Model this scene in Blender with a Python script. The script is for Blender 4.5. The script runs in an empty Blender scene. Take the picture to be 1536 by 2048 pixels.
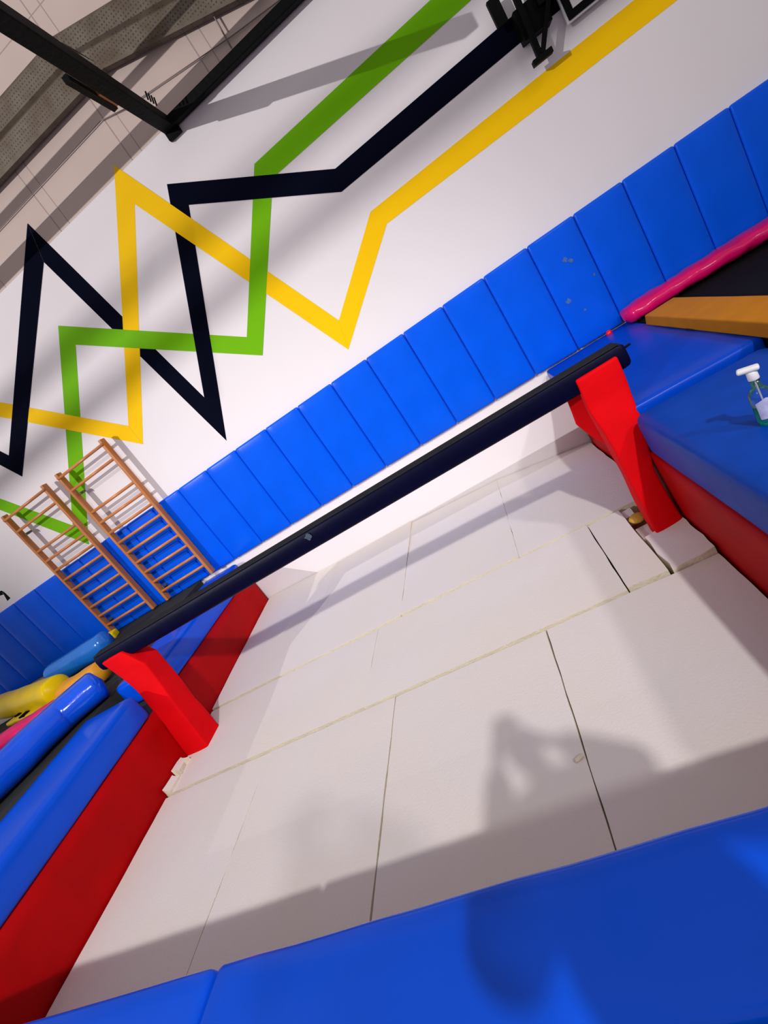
import bpy, bmesh, math, random
from mathutils import Vector, Matrix, noise
random.seed(7)
D = bpy.data; SC = bpy.context.scene; COL = SC.collection

# ------------------------------------------------------------------ camera
CAM = Vector((0.5271, -5.87485, 2.1059)); F = 1011.66
RC = Matrix(((0.82728762, 0.10426509, -0.5520181), (-0.47874314, -0.38329057, -0.7898692), (-0.29393911, 0.91772389, -0.26717535)))
cd = D.cameras.new('camera'); cam = D.objects.new('camera', cd); COL.objects.link(cam)
cd.sensor_fit = 'VERTICAL'; cd.sensor_height = 24; cd.lens = 24 * F / 2048
cd.clip_start = 0.005
m = Matrix((RC[0], -RC[1], -RC[2])).transposed().to_4x4(); m.translation = CAM
cam.matrix_world = m; SC.camera = cam

# ------------------------------------------------------------------ materials
def srgb(r, g, b):
    f = lambda c: c / 12.92 if c <= .04045 else ((c + .055) / 1.055) ** 2.4
    return (f(r / 255), f(g / 255), f(b / 255), 1)
def mat(name, col, rough=.5, var=.0, vscale=6, bump=0, bscale=40, metal=0, spec=.5, coat=0, col2=None, trans=0, ior=1.45, sheen=0, stretch=None):
    m = D.materials.new(name); m.use_nodes = True; nt = m.node_tree; N = nt.nodes; L = nt.links
    b = N['Principled BSDF']; b.inputs['Roughness'].default_value = rough
    b.inputs['Metallic'].default_value = metal; b.inputs['Specular IOR Level'].default_value = spec
    b.inputs['Coat Weight'].default_value = coat; b.inputs['Coat Roughness'].default_value = .12
    b.inputs['Transmission Weight'].default_value = trans; b.inputs['IOR'].default_value = ior
    b.inputs['Sheen Weight'].default_value = sheen
    tc = N.new('ShaderNodeTexCoord'); mp = N.new('ShaderNodeMapping'); L.new(tc.outputs['Object'], mp.inputs[0])
    if stretch: mp.inputs['Scale'].default_value = stretch
    nz = N.new('ShaderNodeTexNoise'); nz.inputs['Scale'].default_value = vscale; nz.inputs['Detail'].default_value = 4
    L.new(mp.outputs[0], nz.inputs['Vector'])
    rp = N.new('ShaderNodeMapRange'); L.new(nz.outputs['Fac'], rp.inputs[0]); rp.inputs[1].default_value = .3; rp.inputs[2].default_value = .7
    mx = N.new('ShaderNodeMix'); mx.data_type = 'RGBA'; L.new(rp.outputs[0], mx.inputs['Factor'])
    mx.inputs['A'].default_value = col
    c2 = col2 or tuple(c * (1 - var) for c in col[:3]) + (1,)
    mx.inputs['B'].default_value = c2
    L.new(mx.outputs['Result'], b.inputs['Base Color'])
    if bump:
        n2 = N.new('ShaderNodeTexNoise'); n2.inputs['Scale'].default_value = bscale; n2.inputs['Detail'].default_value = 5
        L.new(mp.outputs[0], n2.inputs['Vector'])
        bp = N.new('ShaderNodeBump'); bp.inputs['Strength'].default_value = bump; bp.inputs['Distance'].default_value = .02
        L.new(n2.outputs['Fac'], bp.inputs['Height']); L.new(bp.outputs[0], b.inputs['Normal'])
    return m
BLUE = (.0005, .098, .80, 1)
M = {}
M['blue'] = mat('blue_vinyl', BLUE, .26, .12, 3, .05, 9, spec=.14)
M['bluegloss'] = mat('blue_gloss_vinyl', (.001, .085, .75, 1), .14, .1, 3, .2, 11, spec=.5, coat=.25)
M['bluelight'] = mat('pale_blue_vinyl', (.008, .16, .62, 1), .18, .1, 3, .35, 9, coat=.5)
M['bluedull'] = mat('worn_shaded_blue_vinyl', (.001, .055, .41, 1), .42, .18, 5, .08, 14, spec=.09)  # dull rough vinyl; base darkened to carry the dim light on the right
M['bluedeck'] = mat('blue_deck_vinyl', (.0005, .078, .70, 1), .22, .1, 3, .05, 7, spec=.25)
M['red'] = mat('red_cloth', (.72, .0005, .004, 1), .75, .12, 4, .12, 30, spec=.1)
M['reddark'] = mat('red_lining_vinyl', (.45, .0005, .0015, 1), .6, .2, 3, .12, 18, spec=.12)
M['foam'] = mat('white_foam', (.735, .685, .675, 1), .95, 0, 1.1, .12, 70, spec=.05, col2=(.73, .67, .61, 1))
M['foamedge'] = mat('yellowed_foam', (.76, .69, .54, 1), .95, .1, 8, .3, 60, spec=.05)
M['foamold'] = mat('old_yellow_foam', (.70, .42, .07, 1), .95, .2, 20, .4, 60, spec=.05)
M['navy'] = mat('navy_beam_vinyl', (.0012, .0016, .018, 1), .4, .2, 6, .05, 30, spec=.09)
M['suede'] = mat('charcoal_suede', (.02, .02, .024, 1), .9, .3, 30, .1, 200, spec=.08)
M['wood'] = mat('varnished_wood', (.56, .22, .065, 1), .32, .0, 5, .06, 30, col2=(.42, .13, .03, 1), stretch=(6, 6, .6))
M['woodrung'] = mat('varnished_rung_wood', (.60, .23, .07, 1), .35, 0, 5, .06, 30, col2=(.46, .14, .035, 1), stretch=(.8, 8, 8))
M['steel'] = mat('black_steel', (.0025, .0025, .003, 1), .6, .3, 12, .25, 25, spec=.1)
M['galv'] = mat('galvanised_steel', (.17, .15, .125, 1), .6, 0, 7, .1, 20, metal=.3, col2=(.12, .085, .055, 1))
M['black'] = mat('black_mesh_fabric', (.007, .007, .009, 1), .8, .3, 30, .2, 300, spec=.1)
M['grey'] = mat('grey_bed_fabric', (.035, .035, .035, 1), .85, .2, 20, .15, 200, spec=.2)
M['yellow'] = mat('yellow_vinyl', (.78, .55, .001, 1), .3, .15, 4, .04, 6, spec=.15)
M['yelloworange'] = mat('amber_vinyl', (.72, .31, .008, 1), .42, .15, 5, .15, 12)
M['ochre'] = mat('ochre_vinyl', (.52, .19, .0005, 1), .5, .15, 5, .15, 12, spec=.06)
M['cable'] = mat('brown_grey_cable', (.22, .17, .16, 1), .6)
M['blueshade'] = mat('shaded_blue_mat_vinyl', (.0005, .052, .50, 1), .3, .1, 3, .05, 7, spec=.15)  # darker copy of the deck blue; the mat's weaker light is in the colour
M['pink'] = mat('pink_vinyl', (.72, .003, .13, 1), .2, .2, 5, .15, 9, spec=.4)
M['yellowfoam'] = mat('yellow_foam', (.80, .60, .01, 1), .8, .1, 8, .1, 40, spec=.1)
M['whiteplastic'] = mat('white_plastic', (.75, .75, .76, 1), .35)
M['label'] = mat('pale_label', (.55, .62, .80, 1), .5, 0, 30, col2=(.46, .40, .66, 1))
M['clear'] = mat('clear_plastic', (.93, .98, 1, 1), .05, trans=1, ior=1.4)
M['green_liquid'] = mat('green_liquid', (.04, .62, .42, 1), .05, trans=.75, ior=1.33)
M['redball'] = mat('red_plastic', (.8, .006, .008, 1), .3)
M['floor'] = mat('dark_floor', (.03, .03, .033, 1), .8, .3, 3)
M['paper'] = mat('white_panel', (.78, .77, .76, 1), .5)
M['skin'] = mat('skin', (.55, .30, .2, 1), .5)
M['shirt'] = mat('grey_shirt', (.10, .10, .12, 1), .85)
M['trousers'] = mat('dark_trousers', (.02, .025, .05, 1), .85)
M['hair'] = mat('dark_hair', (.012, .008, .006, 1), .6)
M['yel_paint'] = mat('yellow_wall_paint', (.93, .56, .003, 1), .55, .03, 3, spec=.06)
M['nav_paint'] = mat('navy_wall_paint', (.0022, .003, .0105, 1), .7, .1, 3, spec=.02)
M['gre_paint'] = mat('green_wall_paint', (.155, .46, .002, 1), .55, .03, 3, spec=.08)

def wall_material():
    m = D.materials.new('white_wall_over_block'); m.use_nodes = True; nt = m.node_tree; N = nt.nodes; L = nt.links
    b = N['Principled BSDF']; b.inputs['Roughness'].default_value = .7; b.inputs['Specular IOR Level'].default_value = .25
    g = N.new('ShaderNodeNewGeometry'); sx = N.new('ShaderNodeSeparateXYZ'); L.new(g.outputs['Position'], sx.inputs[0])
    # fine blockwork joints (pairs of upright joints, thin level courses) above the paint line
    def joint(sock, period, width, off=0):
        a = N.new('ShaderNodeMath'); a.operation = 'ADD'; L.new(sock, a.inputs[0]); a.inputs[1].default_value = off + 100
        d = N.new('ShaderNodeMath'); d.operation = 'MODULO'; L.new(a.outputs[0], d.inputs[0]); d.inputs[1].default_value = period
        c = N.new('ShaderNodeMath'); c.operation = 'LESS_THAN'; L.new(d.outputs[0], c.inputs[0]); c.inputs[1].default_value = width
        return c.outputs[0]
    def mx(a, b_):
        c = N.new('ShaderNodeMath'); c.operation = 'MAXIMUM'; L.new(a, c.inputs[0]); L.new(b_, c.inputs[1]); return c.outputs[0]
    j = mx(mx(joint(sx.outputs['X'], 1.15, .014, .33), joint(sx.outputs['X'], 1.15, .011, .19)), joint(sx.outputs['Z'], .62, .010, .2))
    nz = N.new('ShaderNodeTexNoise'); nz.inputs['Scale'].default_value = 1.3; L.new(g.outputs['Position'], nz.inputs['Vector'])
    up = N.new('ShaderNodeMath'); up.operation = 'GREATER_THAN'; L.new(sx.outputs['Z'], up.inputs[0]); up.inputs[1].default_value = 5.02
    paint = N.new('ShaderNodeMix'); paint.data_type = 'RGBA'; L.new(nz.outputs['Fac'], paint.inputs['Factor'])
    paint.inputs['A'].default_value = (.79, .75, .76, 1); paint.inputs['B'].default_value = (.755, .715, .73, 1)
    block = N.new('ShaderNodeMix'); block.data_type = 'RGBA'; L.new(nz.outputs['Fac'], block.inputs['Factor'])
    block.inputs['A'].default_value = (.62, .50, .44, 1); block.inputs['B'].default_value = (.52, .42, .375, 1)
    bj = N.new('ShaderNodeMix'); bj.data_type = 'RGBA'; L.new(j, bj.inputs['Factor']); L.new(block.outputs['Result'], bj.inputs['A'])
    bj.inputs['B'].default_value = (.36, .28, .26, 1)
    fin = N.new('ShaderNodeMix'); fin.data_type = 'RGBA'; L.new(up.outputs[0], fin.inputs['Factor'])
    L.new(paint.outputs['Result'], fin.inputs['A']); L.new(bj.outputs['Result'], fin.inputs['B'])
    L.new(fin.outputs['Result'], b.inputs['Base Color'])
    return m
M['wall'] = wall_material()

# ------------------------------------------------------------------ helpers
def tag(o, label=None, cat=None, group=None, kind=None):
    if label: o['label'] = label
    if cat: o['category'] = cat
    if group: o['group'] = group
    if kind: o['kind'] = kind
    return o
def empty(name, loc, rz=0):
    o = D.objects.new(name, None); COL.objects.link(o); o.location = loc; o.rotation_euler = (0, 0, rz); o.empty_display_size = .1
    return o
def link(name, bm, mats, parent=None, loc=None, rot=None, smooth=False, keep=False):
    """link bm (world coordinates when keep) as ONE object, optionally as child"""
    bmesh.ops.recalc_face_normals(bm, faces=bm.faces[:])
    me = D.meshes.new(name); bm.to_mesh(me); bm.free()
    if not isinstance(mats, (list, tuple)): mats = [mats]
    for m_ in mats: me.materials.append(m_)
    if smooth:
        for p in me.polygons: p.use_smooth = True
    o = D.objects.new(name, me); COL.objects.link(o)
    if parent:
        o.parent = parent
    if loc is not None: o.location = loc
    if rot is not None: o.rotation_euler = rot
    return o
def bevel(o, w, seg=3):
    b = o.modifiers.new('bevel', 'BEVEL'); b.width = w; b.segments = seg; b.limit_method = 'ANGLE'; b.angle_limit = math.radians(35)
    for p in o.data.polygons: p.use_smooth = True
    o.modifiers.new('wn', 'WEIGHTED_NORMAL').keep_sharp = True
    return o
def add_box(bm, c, s, M4=None):
    r = bmesh.ops.create_cube(bm, size=1)['verts']
    for v in r:
        v.co = Vector((v.co.x * s[0], v.co.y * s[1], v.co.z * s[2]))
        if M4: v.co = M4 @ v.co
        v.co += Vector(c)
    return r
def add_hexa(bm, pts):
    """8 corner points: bottom ring of 4 then top ring of 4"""
    v = [bm.verts.new(p) for p in pts]
    for f in ((3, 2, 1, 0), (4, 5, 6, 7), (0, 1, 5, 4), (1, 2, 6, 5), (2, 3, 7, 6), (3, 0, 4, 7)):
        bm.faces.new([v[i] for i in f])
    return v
def add_cyl(bm, a, b, r, n=12, r2=None):
    a, b = Vector(a), Vector(b); d = b - a
    q = d.to_track_quat('Z', 'Y').to_matrix()
    r2 = r if r2 is None else r2
    A = [bm.verts.new(a + q @ Vector((math.cos(t) * r, math.sin(t) * r, 0))) for t in [2 * math.pi * i / n for i in range(n)]]
    B = [bm.verts.new(b + q @ Vector((math.cos(t) * r2, math.sin(t) * r2, 0))) for t in [2 * math.pi * i / n for i in range(n)]]
    for i in range(n): bm.faces.new((A[i], A[(i + 1) % n], B[(i + 1) % n], B[i]))
    bm.faces.new(A[::-1]); bm.faces.new(B)
def lathe(bm, prof, n=24, c=(0, 0, 0), sx=1, sy=1):
    rings = []
    for r, z in prof:
        rings.append([bm.verts.new((c[0] + math.cos(2 * math.pi * i / n) * r * sx, c[1] + math.sin(2 * math.pi * i / n) * r * sy, c[2] + z)) for i in range(n)])
    for a, b in zip(rings, rings[1:]):
        for i in range(n): bm.faces.new((a[i], a[(i + 1) % n], b[(i + 1) % n], b[i]))
    bm.faces.new(rings[0][::-1]); bm.faces.new(rings[-1])
def soft_box(bm, size, r, n=(8, 8, 8), bulge=(0, 0, 0), nz=0, nscale=6, seed=0, M4=None):
    """rounded cushion: subdivided box, edges rounded by r, faces bulged per axis"""
    h = [s / 2 for s in size]
    def axis(hh, k):
        rr = min(r, hh)
        a = [-hh, -hh + rr * .12, -hh + rr * .4, -hh + rr]
        a += [-hh + rr + (2 * hh - 2 * rr) * i / k for i in range(1, k)]
        a += [hh - rr, hh - rr * .4, hh - rr * .12, hh]
        return sorted(set(round(x, 6) for x in a))
    ax = [axis(h[i], n[i]) for i in range(3)]
    cache = {}
    def V(p):
        k = tuple(round(c, 5) for c in p)
        if k in cache: return cache[k]
        q = Vector([max(-h[i] + min(r, h[i]), min(h[i] - min(r, h[i]), p[i])) for i in range(3)])
        d = Vector(p) - q
        if d.length > 1e-9:
            # only round with the part of the offset that is outside
            d = d.normalized() * min(r, min(h))
            w = q + d
        else: w = Vector(p)
        u = [p[i] / h[i] for i in range(3)]
        for i in range(3):
            if bulge[i] and abs(abs(u[i]) - 1) < 1e-6:
                o = [j for j in range(3) if j != i]
                w[i] += math.copysign(bulge[i], u[i]) * (1 - u[o[0]] ** 4) * (1 - u[o[1]] ** 4)
        if nz:
            f = noise.noise_vector(Vector(p) * nscale + Vector((seed * 3.1, seed, 0))); w = w + f * nz
        if M4: w = M4 @ w
        v = bm.verts.new(w); cache[k] = v; return v
    for i in range(3):
        a, b = [j for j in range(3) if j != i]
        for s in (-1, 1):
            for x0, x1 in zip(ax[a], ax[a][1:]):
                for y0, y1 in zip(ax[b], ax[b][1:]):
                    pts = []
                    for (x, y) in ((x0, y0), (x1, y0), (x1, y1), (x0, y1)):
                        p = [0, 0, 0]; p[i] = s * h[i]; p[a] = x; p[b] = y; pts.append(V(p))
                    if len(set(pts)) == 4:
                        try: bm.faces.new(pts)
                        except ValueError: pass
def roll(bm, path, rx, ry, n=28, nz=.012, nscale=7, seed=0, up=Vector((0, 0, 1)), close=.5):
    """padded roll along a path of points, elliptical section rx (level) by ry (upright), rounded ends, crinkled"""
    P = [Vector(p) for p in path]
    # resample
    Ls = [0]
    for a, b in zip(P, P[1:]): Ls.append(Ls[-1] + (b - a).length)
    T = Ls[-1]; K = max(24, int(T / .035)); S = []
    def at(s):
        for i in range(len(P) - 1):
            if s <= Ls[i + 1] + 1e-9: return P[i].lerp(P[i + 1], (s - Ls[i]) / (Ls[i + 1] - Ls[i]))
        return P[-1]
    rings = []
    for k in range(K + 1):
        s = T * k / K; e = min(s, T - s) / (max(rx, ry) * close)
        sc = math.sqrt(max(0, 1 - (1 - min(1, e)) ** 2)) * .96 + .04
        c = at(s); t = (at(min(T, s + .05)) - at(max(0, s - .05))).normalized()
        side = t.cross(up).normalized(); u2 = side.cross(t)
        ring = []
        for i in range(n):
            a = 2 * math.pi * i / n
            ca, sa = math.cos(a), math.sin(a)
            ca = math.copysign(abs(ca) ** .8, ca); sa = math.copysign(abs(sa) ** .8, sa)
            p = c + side * (rx * sc * ca) + u2 * (ry * sc * sa)
            p += noise.noise_vector(p * nscale + Vector((seed, seed * 2.3, 1))) * nz
            ring.append(bm.verts.new(p))
        rings.append(ring)
    for a, b in zip(rings, rings[1:]):
        for i in range(n): bm.faces.new((a[i], a[(i + 1) % n], b[(i + 1) % n], b[i]))
    bm.faces.new(rings[0][::-1]); bm.faces.new(rings[-1])
def ordinal(n):
    return ['', 'first', 'second', 'third', 'fourth', 'fifth', 'sixth', 'seventh', 'eighth', 'ninth', 'tenth', 'eleventh', 'twelfth', 'thirteenth'][n]

# ------------------------------------------------------------------ the wall and its painted zigzags
YW = .06
def on_wall(u, v, y=YW):
    d = RC.transposed() @ Vector(((u - 768) / F, (v - 1024) / F, 1)); t = (y - CAM.y) / d.y
    p = CAM + d * t; return (p.x, p.z)
bm = bmesh.new()
add_box(bm, (-3, YW + .125, 4), (26, .25, 10))
lev = [0]
def quad(pts, mi, level):
    y = YW - .0006 * level
    vs = [bm.verts.new((x, y, z)) for x, z in pts]
    f = bm.faces.new(vs); f.material_index = mi
def band(pairs, mi, levels):
    W = [((on_wall(*a)), (on_wall(*b))) for a, b in pairs]
    for (a0, b0), (a1, b1), l in zip(W, W[1:], levels): quad([a0, b0, b1, a1], mi, l)
    return W
def run_out(Wlast, mi, level, x=6.5):
    (a, b) = Wlast; quad([a, b, (x, b[1]), (x, a[1])], mi, level)
Wy = band([((-420, 726), (-420, 753)), ((257, 852), (286.4, 888.3)), ((228, 330), (269.5, 408)), ((677.8, 641), (696.9, 699)), ((741, 423.4), (773.8, 447.5)), ((1125.6, 113.9), (1142, 165.6))], 1, [5, 2, 5, 3, 3])
run_out(Wy[-1], 1, 3)
Wn = band([((-330, 735), (-330, 755)), ((18, 911), (44.7, 953)), ((55.3, 446.3), (87.9, 524.4)), ((408.5, 794.6), (453.4, 881.8)), ((334, 368.4), (377.7, 410)), ((670.6, 337.5), (683, 383.8)), ((1035.7, 22.5), (1057, 72))], 2, [7, 7, 1, 4, 7, 7])
run_out(Wn[-1], 2, 7)
Wg = band([((-400, 848), (-400, 864)), ((145.5, 1051), (177.7, 1088.7)), ((116.5, 651.3), (151.4, 689.4)), ((493.8, 674.1), (525.3, 710.9)), ((509, 328), (545.6, 356)), ((861, 0), (942.5, 0))], 3, [3, 3, 3, 6, 6])
run_out(Wg[-1], 3, 6)
# fragment of a black painted letter at the left edge
def letter(pts): quad([on_wall(*p) for p in pts], 4, 2)
letter(((3, 1181), (9, 1184.5), (21, 1196), (15, 1202)))
letter(((-14, 1196), (-9, 1186), (3, 1181), (7, 1189)))
wall = link('wall_back', bm, [M['wall'], M['yel_paint'], M['nav_paint'], M['gre_paint'], M['steel']])
tag(wall, kind='structure')
bm = bmesh.new(); add_box(bm, (-3, -12, -.55), (36, 25, .1)); tag(link('floor', bm, M['floor']), kind='structure')

# ------------------------------------------------------------------ blue wall pads
PAD0, PADP, PZ0, PZ1 = -4.0, .5, .872, 2.062
pads = []
def pad_mesh():
    b = bmesh.new(); soft_box(b, (.496, .056, PZ1 - PZ0), .024, (6, 1, 12), (0, .006, 0)); return b
first = link('wall_pad', pad_mesh(), M['blue'], smooth=True)
idx = list(range(-14, 19))
for i, k in enumerate(idx):
    o = first if i == 0 else first.copy()
    if i: COL.objects.link(o)
    o.location = (PAD0 + PADP * (k + .5), .030, (PZ0 + PZ1) / 2)
    x = o.location.x
    if k == 11: lab = 'scuffed blue wall pad with pale worn marks, beside the red ball'
    elif k in (-4, -3): lab = 'blue wall pad behind the left wall bars, ' + ('left' if k == -4 else 'right') + ' of the two seen through its rungs'
    elif k == -2: lab = 'blue wall pad between and behind the two wooden wall bars'
    elif k in (-1,): lab = 'blue wall pad seen through the rungs of the right wall bars'
    elif k < -4: lab = 'dim blue wall pad left of the wall bars, %s away from them' % ordinal(-4 - k)
    elif k < 11: lab = 'smooth blue wall pad above the beam, %s to the right of the wall bars' % ordinal(k + 1)
    else: lab = 'blue wall pad on the right, %s past the scuffed one' % ordinal(k - 11)
    tag(o, lab, 'wall pad', 'blue wall pads in one row')
    if k == 11:
        for (px, py, s) in ((1130, 520, .035), (1141, 521, .03), (1137, 603, .035), (1170, 620, .018), (1188, 549, .016)):
            xx, zz = on_wall(px, py, 0)
            b = bmesh.new()
            n = 9; c = b.verts.new((xx, -.0085, zz)); ring = []
            for q in range(n):
                r = s * (.6 + .5 * random.random()); a = 2 * math.pi * q / n
                ring.append(b.verts.new((xx + r * math.cos(a), -.0070, zz + r * math.sin(a))))
            for q in range(n): b.faces.new((c, ring[q], ring[(q + 1) % n]))
            for v in b.verts: v.co -= o.location
            link('worn_mark', b, MARK if False else D.materials.get('worn_mark') or mat('worn_mark', (.05, .16, .55, 1), .7, .5, 60), o)

# ------------------------------------------------------------------ foam pit
def foam_slab(x0, x1, y0, y1, zs, label, g='white foam slabs in the pit', th=.42, name='foam_slab', cat='foam slab', material='foam', seed=0, nz=.005, cr=.0015):
    """zs: heights of corners (x0,y0),(x1,y0),(x1,y1),(x0,y1)"""
    b = bmesh.new(); nx = max(3, int((x1 - x0) / .07)); ny = max(3, int((y1 - y0) / .07))
    cx, cy = (x0 + x1) / 2, (y0 + y1) / 2
    g_ = []
    for j in range(ny + 1):
        row = []
        for i in range(nx + 1):
            u, v = i / nx, j / ny
            z = (zs[0] * (1 - u) + zs[1] * u) * (1 - v) + (zs[3] * (1 - u) + zs[2] * u) * v
            e = min(u * (x1 - x0), (1 - u) * (x1 - x0), v * (y1 - y0), (1 - v) * (y1 - y0))
            p = Vector((x0 + u * (x1 - x0), y0 + v * (y1 - y0), z))
            z += noise.noise(p * 1.6 + Vector((seed, 0, 0))) * nz - (cr if e < .001 else 0)
            dx = noise.noise(Vector((p.y * 5, p.x * 5, seed))) * nz if 0 < j < ny and i in (0, nx) else 0
            dy = noise.noise(Vector((p.x * 5, p.y * 5, seed + 9))) * nz if 0 < i < nx and j in (0, ny) else 0
            row.append(b.verts.new((p.x - cx + dx, p.y - cy + dy, z)))
        g_.append(row)
    for j in range(ny):
        for i in range(nx): b.faces.new((g_[j][i], g_[j][i + 1], g_[j + 1][i + 1], g_[j + 1][i]))
    ring = g_[0][:-1] + [r[-1] for r in g_[:-1]] + g_[-1][:0:-1] + [r[0] for r in g_[:0:-1]]
    low = [b.verts.new((v.co.x, v.co.y, v.co.z - th)) for v in ring]
    side = []
    for i in range(len(ring)):
        f = b.faces.new((ring[i], ring[(i + 1) % len(ring)], low[(i + 1) % len(ring)], low[i])); side.append(f)
    b.faces.new(low[::-1])
    for f in side:
        f.material_index = 1
        for e in f.edges: e.smooth = False
    o = link(name, b, [M[material], M['foamedge'] if material == 'foam' else M[material]], loc=(cx, cy, 0), smooth=False)
    for p in o.data.polygons: p.use_smooth = p.material_index == 0 and abs(p.normal.z) > .8
    return tag(o, label, cat, g)
G = .0015
foam_slab(-3.49, -2.33 - G, -2.01, .045, (.064, .062, .10, .135), 'far white foam slab by the wall, against the left red lining', seed=1)
foam_slab(-2.33, -1.14 - G, -2.02, .045, (.066, .064, .095, .10), 'far white foam slab by the wall, second from the left lining', seed=2)
foam_slab(-1.14, .04 - G, -2.01, .045, (.066, .062, .02, .075), 'far white foam slab by the wall, right of the dark upright gap', seed=3)
foam_slab(.04, 1.165, -2.02, .045, (.060, .04, -.13, .02), 'far white foam slab by the wall, behind the right red beam leg', seed=4)
foam_slab(-3.48, -1.39 - G, -3.00, -2.04, (.044, .043, .053, .056), 'long white foam slab of the middle row, beside the left red leg', seed=5)
foam_slab(-1.39, .625 - G, -3.01, -2.035, (.044, .041, .050, .054), 'long white foam slab in the middle of the pit', seed=6)
foam_slab(.632, .885, -2.995, -2.05, (.048, .045, .05, .045), 'narrow white foam strip edged by dark slits near the right leg', 'white foam slabs in the pit', seed=7)
foam_slab(.905, 1.165, -3.02, -2.56, (.045, .075, .075, .04), 'torn pale foam piece against the right red lining', seed=8, nz=.02)
foam_slab(-3.475, -2.30 - G, -4.99, -3.03, (.03, .03, .038, .04), 'near white foam slab along the left red lining', seed=9)
foam_slab(-2.30, -1.115 - G, -4.99, -3.03, (.03, .027, .037, .037), 'near yellowish white foam slab, left of the long dark gap', seed=10)
foam_slab(-1.107, .06 - G, -4.99, -3.04, (.03, .025, .037, .037), 'near white foam slab, right of the long dark gap', seed=11)
foam_slab(.067, 1.165, -4.99, -3.03, (.025, .02, .034, .034), 'near white foam slab at the right corner of the pit', seed=12)
foam_slab(.895, .965, -2.17, -2.06, (.015, .02, .025, .02), 'small white foam crumb in the hole by the right leg', 'foam scraps', th=.08, name='foam_scrap', cat='foam scrap', seed=13, nz=.02)
foam_slab(.90, 1.02, -2.52, -2.33, (-.0, .0, .005, .0), 'beige foam offcut in the hole by the right leg', 'foam scraps', th=.1, name='foam_scrap', cat='foam scrap', seed=14)
b = bmesh.new(); lathe(b, [(.01, -.02), (.045, -.018), (.055, 0), (.045, .018), (.01, .022)], 18, sx=1.2)
tag(link('foam_plug', b, M['foamold'], loc=(.955, -2.275, .045), rot=(.1, .1, .5), smooth=True), 'round yellow foam plug in the hole beside the right leg', 'foam scrap')
foam_slab(-3.475, -3.41, -3.00, -2.84, (.11, .08, .07, .10), 'torn yellowish foam scrap at the foot of the left red lining', 'foam scraps', th=.12, name='foam_scrap', cat='foam scrap', seed=16, nz=.02)
foam_slab(-3.475, -3.40, -2.82, -2.66, (.12, .09, .08, .11), 'torn pale foam scrap touching the left red leg', 'foam scraps', th=.12, name='foam_scrap', cat='foam scrap', seed=17, nz=.03)
b = bmesh.new(); soft_box(b, (.05, .025, .015), .006, (2, 2, 2), nz=.006, nscale=40)
tag(link('foam_crumb', b, M['foamedge'], loc=on_wall(0, 0)[:0] + (.03, -4.03, .04), rot=(0, 0, .4)), 'tiny yellowish foam crumb lying on the near right slab', 'foam scrap')

# pit lining (red) and floor-level padding
def lining(x, y0, y1, z0, z1, th, label, wob=.012):
    b = bmesh.new(); ny = int((y1 - y0) / .08); nzv = 8; front = []; s = -1 if x < 0 else 1
    for side in (0, 1):
        grid = []
        for j in range(ny + 1):
            row = []
            for k in range(nzv + 1):
                y = y0 + (y1 - y0) * j / ny; z = z0 + (z1 - z0) * k / nzv
                w = noise.noise(Vector((x, y * 2.2, z * 1.1))) * wob * (1 if side == 0 else 0)
                row.append(b.verts.new((x + s * (th if side else 0) + w * .8 - (-s) * 0, y, z)))
            grid.append(row)
        for j in range(ny):
            for k in range(nzv): b.faces.new((grid[j][k], grid[j][k + 1], grid[j + 1][k + 1], grid[j + 1][k]))
        front.append(grid)
    A, B_ = front
    for j in range(ny):
        b.faces.new((A[j][0], A[j + 1][0], B_[j + 1][0], B_[j][0])); b.faces.new((A[j][-1], A[j + 1][-1], B_[j + 1][-1], B_[j][-1]))
    for k in range(nzv):
        b.faces.new((A[0][k], A[0][k + 1], B_[0][k + 1], B_[0][k])); b.faces.new((A[-1][k], A[-1][k + 1], B_[-1][k + 1], B_[-1][k]))
    return tag(link('pit_lining', b, M['reddark'], smooth=True), label, 'pit lining')
lining(-3.505, -5.0, .03, -.45, .565, .06, 'dark red lining down the left side of the foam pit')
lining(1.185, -5.0, .03, -.45, .55, .06, 'red lining down the right side of the foam pit')
b = bmesh.new(); add_box(b, (-1.16, -5.045, .05), (4.7, .06, 1.0))
tag(link('pit_lining', b, M['reddark']), 'red lining under the near blue edge pads', 'pit lining')

def deck(name, x0, x1, y0, y1, z0, z1, label, cat, mt='blue', r=.05, bulge=(0, 0, .006), nz=.004, rz=0, n=(8, 14, 3), seed=0):
    b = bmesh.new(); soft_box(b, (x1 - x0, y1 - y0, z1 - z0), r, n, bulge, nz, 3, seed)
    return tag(link(name, b, M[mt], loc=((x0 + x1) / 2, (y0 + y1) / 2, (z0 + z1) / 2), rot=(0, 0, rz), smooth=True), label, cat)
deck('deck_mat', -4.16, -3.5, -4.985, -2.53, .565, .835, 'thick blue edge mat on the left red lining, nearer part', 'edge mat', 'bluedeck', seed=1)
deck('deck_mat', -4.10, -3.5, -2.17, .0, .565, .83, 'thick blue edge mat on the left red lining, part beyond the beam leg', 'edge mat', 'bluedeck', seed=2)
deck('deck_mat', 1.18, 1.99, -4.985, -2.50, .55, .85, 'large worn blue mat on the right with a bottle standing on it', 'edge mat', 'bluedull', r=.06, seed=3)
deck('floor_mat', 1.10, 2.04, -2.42, -.003, .73, .872, 'flat blue mat at the right end of the beam, under the red ball', 'floor mat', 'blueshade', r=.035, seed=4)
deck('edge_pad', -1.076, 1.9, -5.345, -5.0, .66, .835, 'near blue edge pad in the right foreground, in shade', 'edge pad', r=.03, seed=5, nz=.006, n=(20, 6, 3), mt='bluedeck')
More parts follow.
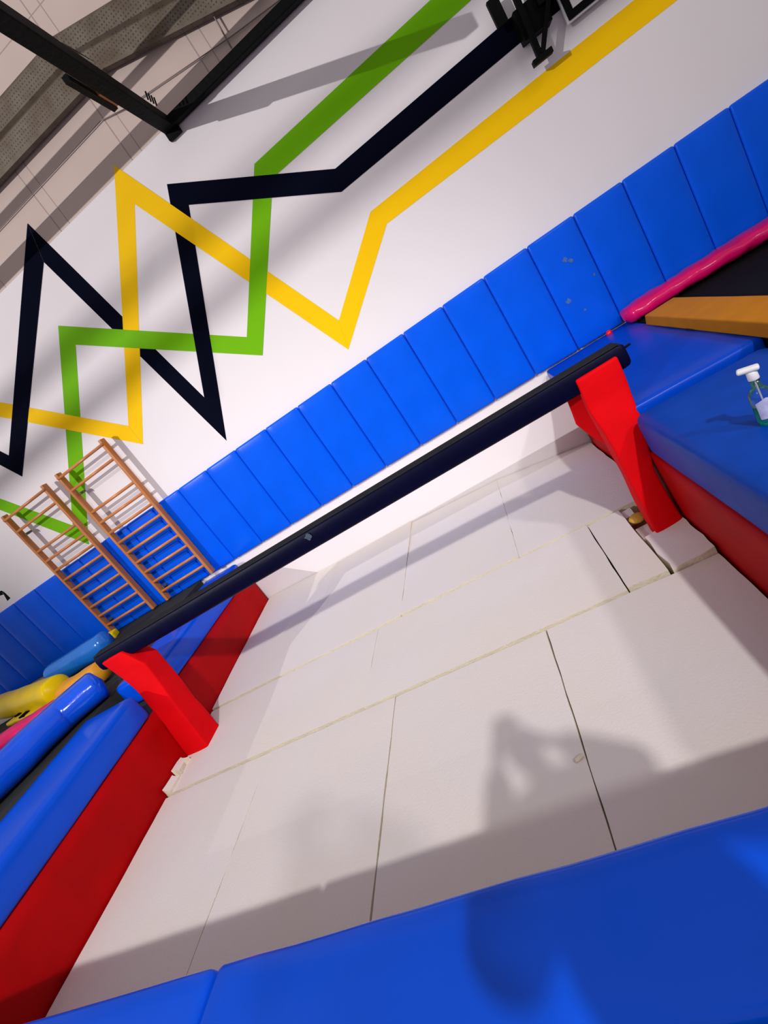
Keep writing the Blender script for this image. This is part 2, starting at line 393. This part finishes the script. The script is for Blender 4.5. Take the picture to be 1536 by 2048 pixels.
deck('edge_pad', -4.1, -1.078, -5.345, -5.0, .66, .835, 'near blue edge pad in the left foreground corner', 'edge pad', r=.03, seed=6, nz=.006, n=(20, 6, 3), mt='bluedeck')
# supports under the decks (their tops carry the mats)
def base(name, x0, x1, y0, y1, z0, z1, label, mt='floor', cat='platform'):
    b = bmesh.new(); add_box(b, ((x0 + x1) / 2, (y0 + y1) / 2, (z0 + z1) / 2), (x1 - x0, y1 - y0, z1 - z0))
    return tag(link(name, b, M[mt]), label, cat)
base('deck_platform', -4.12, -3.57, -4.985, .02, -.5, .56, 'dark platform under the left blue edge mats')
base('deck_platform', 1.25, 1.99, -4.985, -2.46, -.5, .545, 'dark platform under the large worn blue mat')
base('deck_platform', 1.25, 2.0, -2.44, .03, -.5, .725, 'dark platform under the flat blue mat behind the beam end')
base('deck_platform', -4.1, 1.9, -5.335, -5.08, -.5, .65, 'dark platform under the near blue edge pads')

# trampoline beds
base('trampoline_bed', -4.1, 3.2, -8.5, -5.40, -.5, .66, 'black trampoline bed in the near foreground corner', 'black', 'trampoline bed')
base('trampoline_bed', -10.5, -4.17, -5.38, -.93, -.5, .79, 'grey trampoline bed on the left below the wall bars', 'grey', 'trampoline bed')
base('trampoline_bed', -6.25, -4.17, -.92, .03, -.5, .868, 'dark grey bed strip at the foot of the wall bars', 'grey', 'trampoline bed')
b = bmesh.new(); add_box(b, (4.2, -2.68, .18), (4.3, 5.4, 1.36))
tb = tag(link('trampoline_bed', b, M['black']), 'black trampoline bed at the right edge beyond the yellow pad', 'trampoline bed')

# ------------------------------------------------------------------ balance beam
XB0, XB1, YB = -3.80, 1.36, -2.268
beam = tag(empty('balance_beam', ((XB0 + XB1) / 2, YB, 0)), 'long navy balance beam on red padded legs across the foam pit', 'balance beam')
OFF = Vector(beam.location)
def bchild(name, b, mt, smooth=False):
    for v in b.verts: v.co -= OFF
    return link(name, b, mt, beam, smooth=smooth)
prof = [(-.055, 1.095), (-.075, 1.11), (-.083, 1.15), (-.080, 1.21), (-.066, 1.255), (.066, 1.255), (.080, 1.21), (.083, 1.15), (.075, 1.11), (.055, 1.095)]
b = bmesh.new(); rings = []
for x, s in ((XB0, .80), (XB0 + .012, .93), (XB0 + .035, 1), (XB1 - .05, 1), (XB1 - .02, .95), (XB1 - .005, .85), (XB1, .7)):
    rings.append([b.verts.new((x, YB + y * s, 1.175 + (z - 1.175) * s)) for y, z in prof])
for a, c in zip(rings, rings[1:]):
    for i in range(len(prof)): b.faces.new((a[i], a[(i + 1) % len(prof)], c[(i + 1) % len(prof)], c[i]))
b.faces.new(rings[0]); b.faces.new(rings[-1][::-1])
bevel(bchild('beam_body', b, M['navy']), .008, 2)
b = bmesh.new(); add_hexa(b, [(XB0 + .015, YB - .066, 1.255), (XB1 - .03, YB - .066, 1.255), (XB1 - .03, YB + .066, 1.255), (XB0 + .015, YB + .066, 1.255),
                            (XB0 + .02, YB - .060, 1.268), (XB1 - .035, YB - .060, 1.268), (XB1 - .035, YB + .060, 1.268), (XB0 + .02, YB + .060, 1.268)])
o = bchild('beam_top', b, M['suede']); o['label'] = 'charcoal suede top strip'; bevel(o, .005, 2)
b = bmesh.new(); add_cyl(b, (XB1 - .03, YB, 1.20), (XB1 + .05, YB + .01, 1.205), .008)
o = bchild('end_pin', b, M['steel'])
# torn patch on the front face
xx, zz = on_wall(617, 1074, YB - .083)
b = bmesh.new(); n = 11; c = b.verts.new((xx, YB - .0865, zz)); ring = []
for q in range(n):
    a = 2 * math.pi * q / n; r = .03 * (.6 + .6 * random.random())
    ring.append(b.verts.new((xx + r * math.cos(a) * 1.1, YB - .0855, zz + r * math.sin(a))))
for q in range(n): b.faces.new((c, ring[q], ring[(q + 1) % n]))
o = bchild('torn_patch', b, mat('worn_vinyl', (.06, .09, .13, 1), .8, .5, 50)); o['label'] = 'small grey torn patch on the front face'
def leg(pts_front, th, nm='leg_cover', taper=1.0, wob=.01, seed=0, mt='red', lab=None):
    """padded leg: list of (xl, xr, y, z) from top to bottom = front outline; th = thickness backwards"""
    b = bmesh.new(); rings = []
    P = pts_front; K = 30
    def at(t):
        f = t * (len(P) - 1); i = min(int(f), len(P) - 2); w = f - i; w = w * w * (3 - 2 * w) * .6 + w * .4
        return [P[i][j] * (1 - w) + P[i + 1][j] * w for j in range(4)]
    for k in range(K + 1):
        xl, xr, y, z = at(k / K); t = k / K; T = th[0] * (1 - t) + th[1] * t
        ring = []
        n = 8
        outline = []
        for i in range(n + 1): u = i / n; outline.append((xl + (xr - xl) * u, y - .012 * (1 - (2 * u - 1) ** 2)))
        for i in range(1, 5): outline.append((xr, y + T * i / 5))
        for i in range(n + 1): u = i / n; outline.append((xr + (xl - xr) * u, y + T))
        for i in range(1, 5): outline.append((xl, y + T - T * i / 5))
        for (x_, y_) in outline:
            p = Vector((x_, y_, z)); p += noise.noise_vector(p * 4.5 + Vector((seed, 0, 0))) * wob
            ring.append(b.verts.new(p))
        rings.append(ring)
    L_ = len(rings[0])
    for a, c in zip(rings, rings[1:]):
        for i in range(L_): b.faces.new((a[i], a[(i + 1) % L_], c[(i + 1) % L_], c[i]))
    b.faces.new(rings[0]); b.faces.new(rings[-1][::-1])
    o = bchild(nm, b, M[mt], smooth=True)
    if lab: o['label'] = lab
    bv = o.modifiers.new('bevel', 'BEVEL'); bv.width = .012; bv.segments = 2; bv.limit_method = 'ANGLE'; bv.angle_limit = math.radians(50)
    return o
leg([(-3.70, -3.44, -2.375, 1.185), (-3.64, -3.30, -2.39, .98), (-3.56, -3.28, -2.44, .75), (-3.495, -3.25, -2.53, .40), (-3.495, -3.215, -2.60, .0)], (.20, .26), 'leg', seed=1, lab='red padded left leg')
leg([(1.00, 1.285, -2.375, 1.205), (.99, 1.27, -2.39, 1.0), (.995, 1.25, -2.43, .80), (.99, 1.16, -2.50, .45), (.975, 1.16, -2.62, -.02)], (.10, .20), 'leg', seed=2, lab='red padded right leg')
# rear flap of the right leg
b = bmesh.new()
fl = [((.925, -2.16, 1.10), (1.02, -2.16, 1.10)), ((.915, -2.12, .95), (1.06, -2.20, .93)), ((.905, -2.10, .85), (1.08, -2.25, .80)), ((.955, -2.11, .72), (1.08, -2.28, .66)), ((1.03, -2.12, .60), (1.12, -2.26, .50))]
vs = []
for (l, r) in fl:
    vs.append([b.verts.new(l), b.verts.new(r), b.verts.new(Vector(r) + Vector((.015, .04, 0))), b.verts.new(Vector(l) + Vector((.015, .04, 0)))])
for a, c in zip(vs, vs[1:]):
    for i in range(4): b.faces.new((a[i], a[(i + 1) % 4], c[(i + 1) % 4], c[i]))
b.faces.new(vs[0]); b.faces.new(vs[-1][::-1])
o = bchild('leg_flap', b, M['red']); bevel(o, .008, 2)

# ------------------------------------------------------------------ wall bars
def wall_bars():
    W, H = .90, 2.19
    r = empty('wall_bars', (0, 0, 0))
    for s in (-1, 1):
        b = bmesh.new(); add_box(b, (s * (W / 2 - .022), -.045, H / 2), (.044, .09, H))
        bevel(link('upright', b, M['wood'], r), .008, 2)
    zs = [2.125, 1.915, 1.545, 1.375, 1.20, 1.025, .85, .675, .50, .325, .15]
    for i, z in enumerate(zs):
        y = -.075 if i else -.09
        b = bmesh.new()
        n = 16
        A = []
        for x in (-W / 2 + .01, W / 2 - .01):
            A.append([b.verts.new((x, y + math.cos(2 * math.pi * k / n) * .015, z + math.sin(2 * math.pi * k / n) * .019)) for k in range(n)])
        for k in range(n): b.faces.new((A[0][k], A[0][(k + 1) % n], A[1][(k + 1) % n], A[1][k]))
        b.faces.new(A[0][::-1]); b.faces.new(A[1])
        link('rung', b, M['woodrung'], r, smooth=True)
    # wall fixing brackets
    for s, z in ((-1, 1.83), (-1, .19)):
        b = bmesh.new(); add_box(b, (s * (W / 2 - .07), .02, z), (.07, .06, .03)); add_box(b, (s * (W / 2 - .085), -.02, z), (.012, .06, .03))
        link('fixing_bracket', b, M['galv'], r)
    return r
wb = wall_bars()
wb.location = (-4.265, -.035, .90)
tag(wb, 'right wooden wall bars standing against the blue pads, nearer the middle', 'wall bars', 'wooden wall bars on the wall')
def copy_tree(o, parent=None):
    c = o.copy(); COL.objects.link(c)
    if parent: c.parent = parent
    for ch in list(o.children): copy_tree(ch, c)
    return c
w2 = copy_tree(wb); w2.location = (-5.415, -.035, .90)
tag(w2, 'left wooden wall bars standing against the blue pads, above the yellow foam', 'wall bars', 'wooden wall bars on the wall')

# ------------------------------------------------------------------ left trampoline padding
def roll_obj(name, path, rx, ry, mt, label, cat, nz=.012, nscale=7, seed=0, close=.5, n=32):
    b = bmesh.new(); roll(b, path, rx, ry, n, nz, nscale, seed, close=close)
    o = link(name, b, M[mt], smooth=True); return tag(o, label, cat)
roll_obj('pad_roll', [(-4.2, -2.08, .955), (-4.5, -2.42, .955), (-4.68, -3.0, .955), (-5.0, -4.0, .955)], .20, .155, 'bluegloss', 'long shiny blue pad roll lying behind the left edge mat', 'pad roll', .008, 5, 1, close=.35)
roll_obj('pad_roll', [(-4.94, -2.06, .912), (-5.4, -2.10, .912), (-6.6, -2.26, .912)], .12, .11, 'pink', 'crinkled pink pad roll between the blue roll and yellow padding', 'pad roll', .010, 5, 2)
roll_obj('pad_roll', [(-5.40, -1.58, .97), (-6.37, -1.25, .97), (-7.9, -.66, .97)], .17, .165, 'yellow', 'fat shiny yellow pad roll at the left edge', 'pad roll', .010, 2.6, 3)
roll_obj('pad_roll', [(-4.58, -1.68, .93), (-5.05, -1.68, .93), (-5.36, -1.60, .91)], .14, .11, 'yelloworange', 'creased amber and yellow pad between the fat yellow roll and the beam end', 'pad roll', .018, 4.5, 4)
roll_obj('pad_roll', [(-5.15, -.86, 1.012), (-5.7, -.89, 1.012), (-6.25, -.94, 1.012)], .14, .145, 'bluelight', 'short glossy pale blue roll left of the beam end, below the pads', 'pad roll', .010, 4, 5)
# yellow strip with navy squares
st = tag(empty('checked_strip', (-5.95, -1.52, .85)), 'flat yellow padded strip with navy squares beside the pink roll', 'pad strip')
b = bmesh.new(); soft_box(b, (1.6, .20, .05), .02, (14, 4, 2), nz=.008, nscale=7)
link('strip', b, M['yellow'], st, loc=(0, 0, .02), rot=(0, 0, -.22), smooth=True)
for q, dx in enumerate((-.6, -.32, -.02, .30, .60)):
    b = bmesh.new(); add_box(b, (0, 0, 0), (.15, .11, .02))
    bevel(link('navy_square', b, M['nav_paint'], st, loc=(dx, -.22 * dx + (-.045 if q % 2 else .045), .047), rot=(0, 0, -.22)), .004, 1)
b = bmesh.new(); soft_box(b, (.34, .13, .10), .02, (4, 3, 2), nz=.004)
tag(link('foam_wedge', b, M['yellowfoam'], loc=(-5.80, -.28, .925), rot=(.12, .06, .12), smooth=True), 'small yellow foam block under the foot of the left wall bars', 'foam block')

# ------------------------------------------------------------------ right side
roll_obj('pad_roll', [(1.95, -.20, .952), (2.3, -.19, .962), (2.9, -.20, .968), (5.2, -.22, .968)], .17, .08, 'pink', 'long crinkled pink pad along the foot of the right wall pads', 'pad roll', .015, 8, 6)
b = bmesh.new(); add_hexa(b, [(2.0, -5.3, .874), (2.31, -5.3, .874), (2.31, -.62, .874), (2.0, -.62, .874), (2.01, -5.3, .985), (2.29, -5.3, .985), (2.28, -.66, .97), (2.01, -.66, .97)])
bmesh.ops.subdivide_edges(b, edges=b.edges[:], cuts=8, use_grid_fill=True)
for v in b.verts: v.co += noise.noise_vector(v.co * 5) * .006
tag(bevel(link('edge_pad', b, M['ochre']), .02, 3), 'amber yellow edge pad running along the right trampoline', 'edge pad')
b = bmesh.new(); bmesh.ops.create_uvsphere(b, u_segments=24, v_segments=16, radius=.032)
tag(link('ball', b, M['redball'], loc=(1.80, -.13, .885), smooth=True), 'small red ball on the flat blue mat near the beam end', 'ball')

# bottle
bt = tag(empty('bottle', (1.497, -3.445, .851), math.radians(-25)), 'clear pump bottle of green liquid with white cap on the right mat', 'bottle')
bt.scale = (1.0, 1.0, 1.0)
b = bmesh.new(); lathe(b, [(.030, 0), (.040, .004), (.043, .02), (.043, .135), (.040, .16), (.026, .182), (.017, .192), (.017, .232)], 28, sx=1.1, sy=.8)
link('bottle_body', b, M['clear'], bt, smooth=True)
b = bmesh.new(); lathe(b, [(.028, .004), (.0385, .008), (.0405, .02), (.0405, .098)], 28, sx=1.1, sy=.8)
o = link('liquid', b, M['green_liquid'], bt, smooth=True); o['label'] = 'green liquid in the lower half'
b = bmesh.new(); n = 12
for a0, a1 in [((-.65 + 1.6 * i / n), (-.65 + 1.6 * (i + 1) / n)) for i in range(n)]:
    f = lambda a, z: b.verts.new((math.sin(a) * .0437 * 1.1, -math.cos(a) * .0437 * .8, z))
    b.faces.new((f(a0, .04), f(a1, .04), f(a1, .140 - .02 * abs(a1 - .3)), f(a0, .140 - .02 * abs(a0 - .3))))
link('bottle_label', b, M['label'], bt, smooth=True)
b = bmesh.new(); lathe(b, [(.0215, .226), (.0225, .23), (.021, .262), (.018, .266)], 24)
link('cap', b, M['whiteplastic'], bt, smooth=True)
b = bmesh.new(); soft_box(b, (.085, .042, .022), .010, (4, 3, 1), M4=Matrix.Translation((-.008, 0, .278)) @ Matrix.Rotation(.08, 4, 'Y'))
link('pump_head', b, M['whiteplastic'], bt, smooth=True)
b = bmesh.new(); add_cyl(b, (.002, 0, .02), (0, 0, .235), .0028, 8); link('dip_tube', b, M['whiteplastic'], bt)

# ------------------------------------------------------------------ steelwork high on the wall
fr = tag(empty('rig_frame', (-.9, 0, 4.98)), 'black steel corner frame sticking out from the wall at top left', 'steel frame')
O = Vector(fr.location)
def fchild(name, b, mt, par=fr, o0=O, **k):
    for v in b.verts: v.co -= o0
    return link(name, b, mt, par, **k)
b = bmesh.new(); add_box(b, (-.9, -1.6, 5.03), (.13, 3.3, .11), None)
for v in b.verts: v.co.z += -(v.co.y) * .012 - .03
bevel(fchild('outrigger_bar', b, M['steel']), .01, 2)
b = bmesh.new(); add_box(b, (1.1, -.01, 4.985), (4.1, .10, .09)); add_box(b, (-.45, -.03, 4.95), (.10, .05, .03)); 
bevel(fchild('wall_bar', b, M['steel']), .01, 2)
b = bmesh.new(); add_box(b, (-.89, .03, 4.97), (.16, .05, .17)); bevel(fchild('wall_plate', b, M['steel']), .006, 2)
for k in range(4):
    b = bmesh.new(); add_cyl(b, (-.82, -.22 - .05 * k, 5.06), (-.80, -.22 - .05 * k, 5.12), .008, 8); fchild('bolt', b, M['steel'])
b = bmesh.new(); add_box(b, (-1.02, -1.05, 5.0), (.05, .62, .05)); fchild('clamp_rail', b, M['steel'])
b = bmesh.new(); add_box(b, (-.985, -.88, 5.015), (.06, .26, .06)); fchild('timber_packer', b, M['wood'])

def tray(px, label):
    pts = [Vector((on_wall(*p, -.1)[0], -.1, on_wall(*p, -.1)[1])) for p in px]   # lower-left, lower-right, upper-right, upper-left
    return pts
ct = tag(empty('steel_channel', (-2, 0, 5.8)), 'bent perforated galvanised steel channel high on the wall at top left', 'steel channel')
O2 = Vector(ct.location)
def section(lo0, lo1, hi1, hi0, nm):
    lo0, lo1, hi1, hi0 = [Vector((p[0], -.06, p[1])) for p in (lo0, lo1, hi1, hi0)]
    b = bmesh.new(); back = Vector((0, .07, 0)); K = 7
    cuts = [0, .08, .44, .50, .56, .94, 1]; dep = [.02, 0, 0, .05, 0, 0, .03]
    rows = []
    for t, d in zip(cuts, [q * .5 for q in dep]):
        a = lo0.lerp(hi0, t) + Vector((0, d, 0)); c = lo1.lerp(hi1, t) + Vector((0, d, 0))
        rows.append((b.verts.new(a), b.verts.new(c), b.verts.new(c + back), b.verts.new(a + back)))
    for p, q in zip(rows, rows[1:]):
        for i in range(4): b.faces.new((p[i], p[(i + 1) % 4], q[(i + 1) % 4], q[i]))
    b.faces.new(rows[0][::-1]); b.faces.new(rows[-1])
    for v in b.verts: v.co -= O2
    return link(nm, b, PERF, ct)
def perf_material():
    m = mat('perforated_galvanised', (.15, .125, .095, 1), .6, 0, 6, .1, 20, metal=.25, col2=(.10, .068, .042, 1))
    nt = m.node_tree; N = nt.nodes; L = nt.links; b = N['Principled BSDF']
    g = N.new('ShaderNodeNewGeometry'); vo = N.new('ShaderNodeTexVoronoi'); vo.inputs['Scale'].default_value = 30; vo.inputs['Randomness'].default_value = .15
    L.new(g.outputs['Position'], vo.inputs['Vector'])
    lt = N.new('ShaderNodeMath'); lt.operation = 'LESS_THAN'; lt.inputs[1].default_value = .26; L.new(vo.outputs['Distance'], lt.inputs[0])
    old = b.inputs['Base Color'].links[0].from_socket
    mx = N.new('ShaderNodeMix'); mx.data_type = 'RGBA'; L.new(lt.outputs[0], mx.inputs['Factor']); L.new(old, mx.inputs['A']); mx.inputs['B'].default_value = (.05, .04, .032, 1)
    L.new(mx.outputs['Result'], b.inputs['Base Color']); return m
PERF = perf_material()
section((-5.5, 5.74), (-1.08, 5.67), (-1.36, 6.14), (-5.5, 6.21), 'level_section')
section((-1.08, 5.665), (.55, 5.20), (.45, 5.70), (-1.33, 6.14), 'sloping_section')
def cable(pts, r, label):
    b = bmesh.new()
    for a, c in zip(pts, pts[1:]): add_cyl(b, a, c, r, 8)
    return tag(link('cable', b, M['cable'], smooth=True), label, 'cable')
cable([(-3.8, .04, 5.44), (-1.45, .04, 5.447), (-1.18, .04, 5.37), (.1, .04, 5.15), (.9, .04, 5.045)], .005, 'thin grey cable running along the upper wall past the steel frame')
cable([(.06, .02, 5.6), (.03, .0, 5.02)], .008, 'thin hanging cable dropping to the black wall bar')

# wall bracket, top right
br = tag(empty('steel_bracket', (2.3, 0, 3.3)), 'black steel bracket with angled brace on the wall at top right', 'bracket')
O3 = Vector(br.location)
def bc(name, b, w=.004): bevel(fchild(name, b, M['steel'], br, O3), w, 2)
def strut(b, a, c, w, d):
    a, c = Vector(a), Vector(c); v = c - a; q = v.to_track_quat('Z', 'Y').to_matrix().to_4x4()
    add_box(b, (a + c) / 2, (w, d, v.length), q)
b = bmesh.new(); add_box(b, (2.36, -.01, 3.62), (.26, .14, .24)); bc('back_plate', b)
b = bmesh.new(); strut(b, (2.275, -.10, 3.31), (2.30, -.10, 3.95), .055, .05); bc('upright_arm', b)
b = bmesh.new(); strut(b, (2.30, -.12, 3.33), (2.62, -.12, 3.80), .04, .04); bc('brace', b)
b = bmesh.new(); add_box(b, (2.285, -.12, 3.305), (.18, .07, .045)); bc('foot_plate', b)
b = bmesh.new(); add_box(b, (2.13, -.06, 3.82), (.10, .05, .22)); bc('side_arm', b)
b = bmesh.new(); add_box(b, (2.47, -.08, 3.72), (.10, .10, .18)); bc('hinge_block', b)
# framed panel
fp = tag(empty('framed_sign', (2.95, .03, 3.37)), 'black framed white panel with pale rim cut by the top edge', 'framed sign')
O4 = Vector(fp.location)
x0, z0 = 2.60, 3.40
b = bmesh.new(); add_box(b, (x0 + .35, -.005, z0 + .45), (.70, .03, .90)); bevel(fchild('outer_rim', b, M['whiteplastic'], fp, O4), .003, 1)
b = bmesh.new(); add_box(b, (x0 + .35, -.025, z0 + .45), (.67, .03, .87)); bevel(fchild('frame', b, M['steel'], fp, O4), .004, 1)
b = bmesh.new(); add_box(b, (x0 + .35, -.043, z0 + .45), (.56, .012, .76)); fchild('panel', b, M['paper'], fp, O4)


# ------------------------------------------------------------------ the person taking the picture, behind the near pad
def skin_mesh(name, chains, mt, parent=None, sub=2, root=0):
    """chains: lists of (point, radius) or ('@', index) to start from an existing joint"""
    V_, R_, E_ = [], [], []; ends = {}
    for key, start, pts in chains:
        prev = ends.get(start)
        for p, r in pts:
            V_.append(Vector(p)); R_.append(r); i = len(V_) - 1
            if prev is not None: E_.append((prev, i))
            prev = i
        ends[key] = prev
    me = D.meshes.new(name); me.from_pydata(V_, E_, []); me.materials.append(M[mt])
    o = D.objects.new(name, me); COL.objects.link(o)
    if parent: o.parent = parent
    sk = o.modifiers.new('skin', 'SKIN'); sk.use_smooth_shade = True
    if not me.skin_vertices: me.attributes
    for i, r in enumerate(R_): me.skin_vertices[0].data[i].radius = (r, r) if not isinstance(r, tuple) else r
    me.skin_vertices[0].data[root].use_root = True
    sb = o.modifiers.new('sub', 'SUBSURF'); sb.levels = sub; sb.render_levels = sub
    return o
RIGHT, UP, FWD = RC[0].copy(), -RC[1], RC[2].copy()
pc = CAM - FWD * .014 + UP * .058            # middle of the phone
ff = Vector((-.305, .952, 0)); rr = Vector((.952, .305, 0)); zz_ = Vector((0, 0, 1)); S0 = CAM - ff * .36 + rr * .06; S0.z = .66
def at3(a, b_, c): return S0 + rr * (a * 1.05) + ff * b_ + zz_ * (c * 1.06)
ch = [('pelvis', None, [(at3(0, 0, .86), .135)]), ('chest', 'pelvis', [(at3(0, .0, 1.02), .12), (at3(0, .0, 1.20), .135), (at3(0, -.005, 1.34), .10)]),
      ('neck', 'chest', [(at3(0, .0, 1.42), .052), (at3(0, .03, 1.48), .055)]),
      ('head', 'neck', [(at3(0, .05, 1.535), .082), (at3(0, .045, 1.60), .092), (at3(0, .03, 1.655), .075)]),
      ('nose', 'neck', [(at3(0, .125, 1.545), .026), (at3(0, .15, 1.54), .012)])]
for s, nm in ((-1, 'l'), (1, 'r')):
    hand = pc + RIGHT * (s * .066) - UP * .01 - FWD * .014
    elbow = at3(s * .32, .05, 1.18)
    d = (hand - elbow).normalized()
    wrist = hand - d * .085
    ch += [('sh' + nm, 'chest', [(at3(s * .17, 0, 1.345), .068)]), ('arm' + nm, 'sh' + nm, [(at3(s * .235, .06, 1.24), .05), (elbow, .041), (elbow.lerp(wrist, .4), .040), (wrist, .026), (hand, (.018, .034))])]
    inw = RIGHT * (-s)
    for q, ln in enumerate((.92, 1.0, .95, .78)):
        k0 = hand + d * .02 + UP * (.030 - .020 * q) + FWD * -.004
        ch.append(('f%s%d' % (nm, q), 'arm' + nm, [(k0 + d * .018, .0095), (k0 + d * .03 + inw * .020 * ln - FWD * .004, .0085), (k0 + d * .03 + inw * .042 * ln - FWD * .006, .0075)]))
    ch.append(('t' + nm, 'arm' + nm, [(hand - FWD * .02 + UP * .028, .011), (hand + inw * .022 - FWD * .022 + UP * .045, .009)]))
    ch += [('hip' + nm, 'pelvis', [(at3(s * .095, 0, .80), .10)]), ('leg' + nm, 'hip' + nm, [(at3(s * .115, .02, .46), .062), (at3(s * .12, .0, .30), .055), (at3(s * .125, -.02, .085), .036), (at3(s * .14, .06, .04), .038), (at3(s * .15, .15, .028), .026)])]
pr = tag(skin_mesh('person', ch, 'skin'), 'person standing behind the near blue edge pad, holding up a phone in both hands', 'person')
sh = [('a', None, [(at3(0, 0, .80), .17)]), ('b', 'a', [(at3(0, -.03, 1.02), .21), (at3(0, -.04, 1.20), .24), (at3(0, -.03, 1.35), .17), (at3(0, -.005, 1.39), .07)])]
tr = [('a', None, [(at3(0, 0, .88), .148)])]
for s, nm in ((-1, 'l'), (1, 'r')):
    sh.append(('s' + nm, 'b', [(at3(s * .175, 0, 1.33), .078), (at3(s * .26, .02, 1.26), .10), (at3(s * .32, .05, 1.18), .10), (at3(s * .32, .05, 1.18).lerp(pc + RIGHT * (s * .066), .55), .066), (at3(s * .32, .05, 1.18).lerp(pc + RIGHT * (s * .066), .68), .05)]))
    tr.append(('t' + nm, 'a', [(at3(s * .1, 0, .78), .115), (at3(s * .117, .02, .46), .08), (at3(s * .123, 0, .30), .072), (at3(s * .125, -.02, .09), .062)]))
skin_mesh('shirt', sh, 'shirt', pr); skin_mesh('trousers', tr, 'trousers', pr)
skin_mesh('hair', [('a', None, [(at3(0, -.045, 1.50), .06), (at3(0, -.035, 1.58), .095), (at3(0, .02, 1.66), .092), (at3(0, .075, 1.675), .05)])], 'hair', pr)
b = bmesh.new(); q4 = Matrix((RIGHT, UP, FWD)).transposed().to_4x4()
soft_box(b, (.074, .158, .009), .004, (3, 3, 1), M4=Matrix.Translation(pc) @ q4)
tag(link('phone', b, M['steel'], smooth=True), 'dark phone held up level with the chin by the person', 'phone')


# ------------------------------------------------------------------ unseen roof steel above the pit, and pipes added to shade the wall
def girder(y, z, w, h, label, x0=-12, x1=7, braces=False):
    g = tag(empty('roof_girder', (0, y, z)), label, 'girder')
    b = bmesh.new(); add_box(b, ((x0 + x1) / 2, 0, h / 2), (x1 - x0, w, .02)); add_box(b, ((x0 + x1) / 2, 0, -h / 2), (x1 - x0, w, .02)); add_box(b, ((x0 + x1) / 2, 0, 0), (x1 - x0, .02, h))
    link('beam_section', b, M['galv'], g)
girder(-2.0, 5.70, .09, .10, 'light steel purlin near the wall, lower one')
girder(-2.0, 6.04, .06, .05, 'light steel purlin near the wall, upper one')
def pipe(y, z, r, label):  # made-up pipe behind the camera, placed to cast a soft band on the wall
    b = bmesh.new(); add_cyl(b, (-14, 0, 0), (4, 0, 0), r, 16)
    tag(link('shade_pipe', b, M['galv'], loc=(0, y, z), smooth=True), label, 'pipe')
pipe(-16, 9.37, .026, 'added grey pipe out of view, throwing a band of shade on the wall, upper one')
pipe(-16, 9.215, .036, 'added grey pipe out of view, throwing a band of shade on the wall, lower one')

# ------------------------------------------------------------------ small pieces belong to the part that carries them
def regroup(root, piece, part):
    kids = list(root.children); host = [k for k in kids if k.name.split('.')[0] == part][0]
    for k in kids:
        if k.name.split('.')[0] == piece:
            k.parent = host; k.matrix_parent_inverse = host.matrix_basis.inverted()
regroup(st, 'navy_square', 'strip'); regroup(beam, 'torn_patch', 'beam_body'); regroup(beam, 'end_pin', 'beam_body')
regroup(fr, 'bolt', 'outrigger_bar'); regroup(fr, 'timber_packer', 'clamp_rail')
regroup(bt, 'bottle_label', 'bottle_body'); regroup(bt, 'dip_tube', 'cap'); regroup(bt, 'pump_head', 'cap')

# ------------------------------------------------------------------ light
def lamp(name, loc, tgt, power, size, col=(1, 1, 1), spread=180):
    l = D.lights.new(name, 'AREA'); l.shape = 'DISK'; l.size = size; l.energy = power; l.color = col; l.spread = math.radians(spread)
    o = D.objects.new(name, l); COL.objects.link(o); o.location = loc
    o.rotation_euler = (Vector(tgt) - Vector(loc)).to_track_quat('-Z', 'Y').to_euler(); return o
def spot(name, loc, tgt, power, size, ang, blend, col):
    l = D.lights.new(name, 'SPOT'); l.energy = power; l.shadow_soft_size = size; l.spot_size = math.radians(ang); l.spot_blend = blend; l.color = col
    o = D.objects.new(name, l); COL.objects.link(o); o.location = loc; o.rotation_euler = (Vector(tgt) - Vector(loc)).to_track_quat('-Z', 'Y').to_euler(); return o
spot('hall_spot', (7.0, -22.0, 18.0), (-1.7, -2.4, 0), 15500, .36, 22, .8, (1, .975, .96))
spot('hall_spot', (17.0, -22.0, 18.0), (-.9, -2.6, 0), 9500, .8, 20, .8, (1, .965, .975))
spot('hall_spot', (-16.0, -21, 11.0), (-1.8, 0, 5.2), 17500, .06, 31, .8, (1, .965, .97))
w = D.worlds.new('hall_air'); w.use_nodes = True; SC.world = w
w.node_tree.nodes['Background'].inputs[0].default_value = (.84, .775, .80, 1); w.node_tree.nodes['Background'].inputs[1].default_value = .54
SC.view_settings.view_transform = 'Standard'; SC.view_settings.look = 'None'; SC.view_settings.gamma = 1; SC.view_settings.exposure = 0
SC.view_settings.use_curve_mapping = False
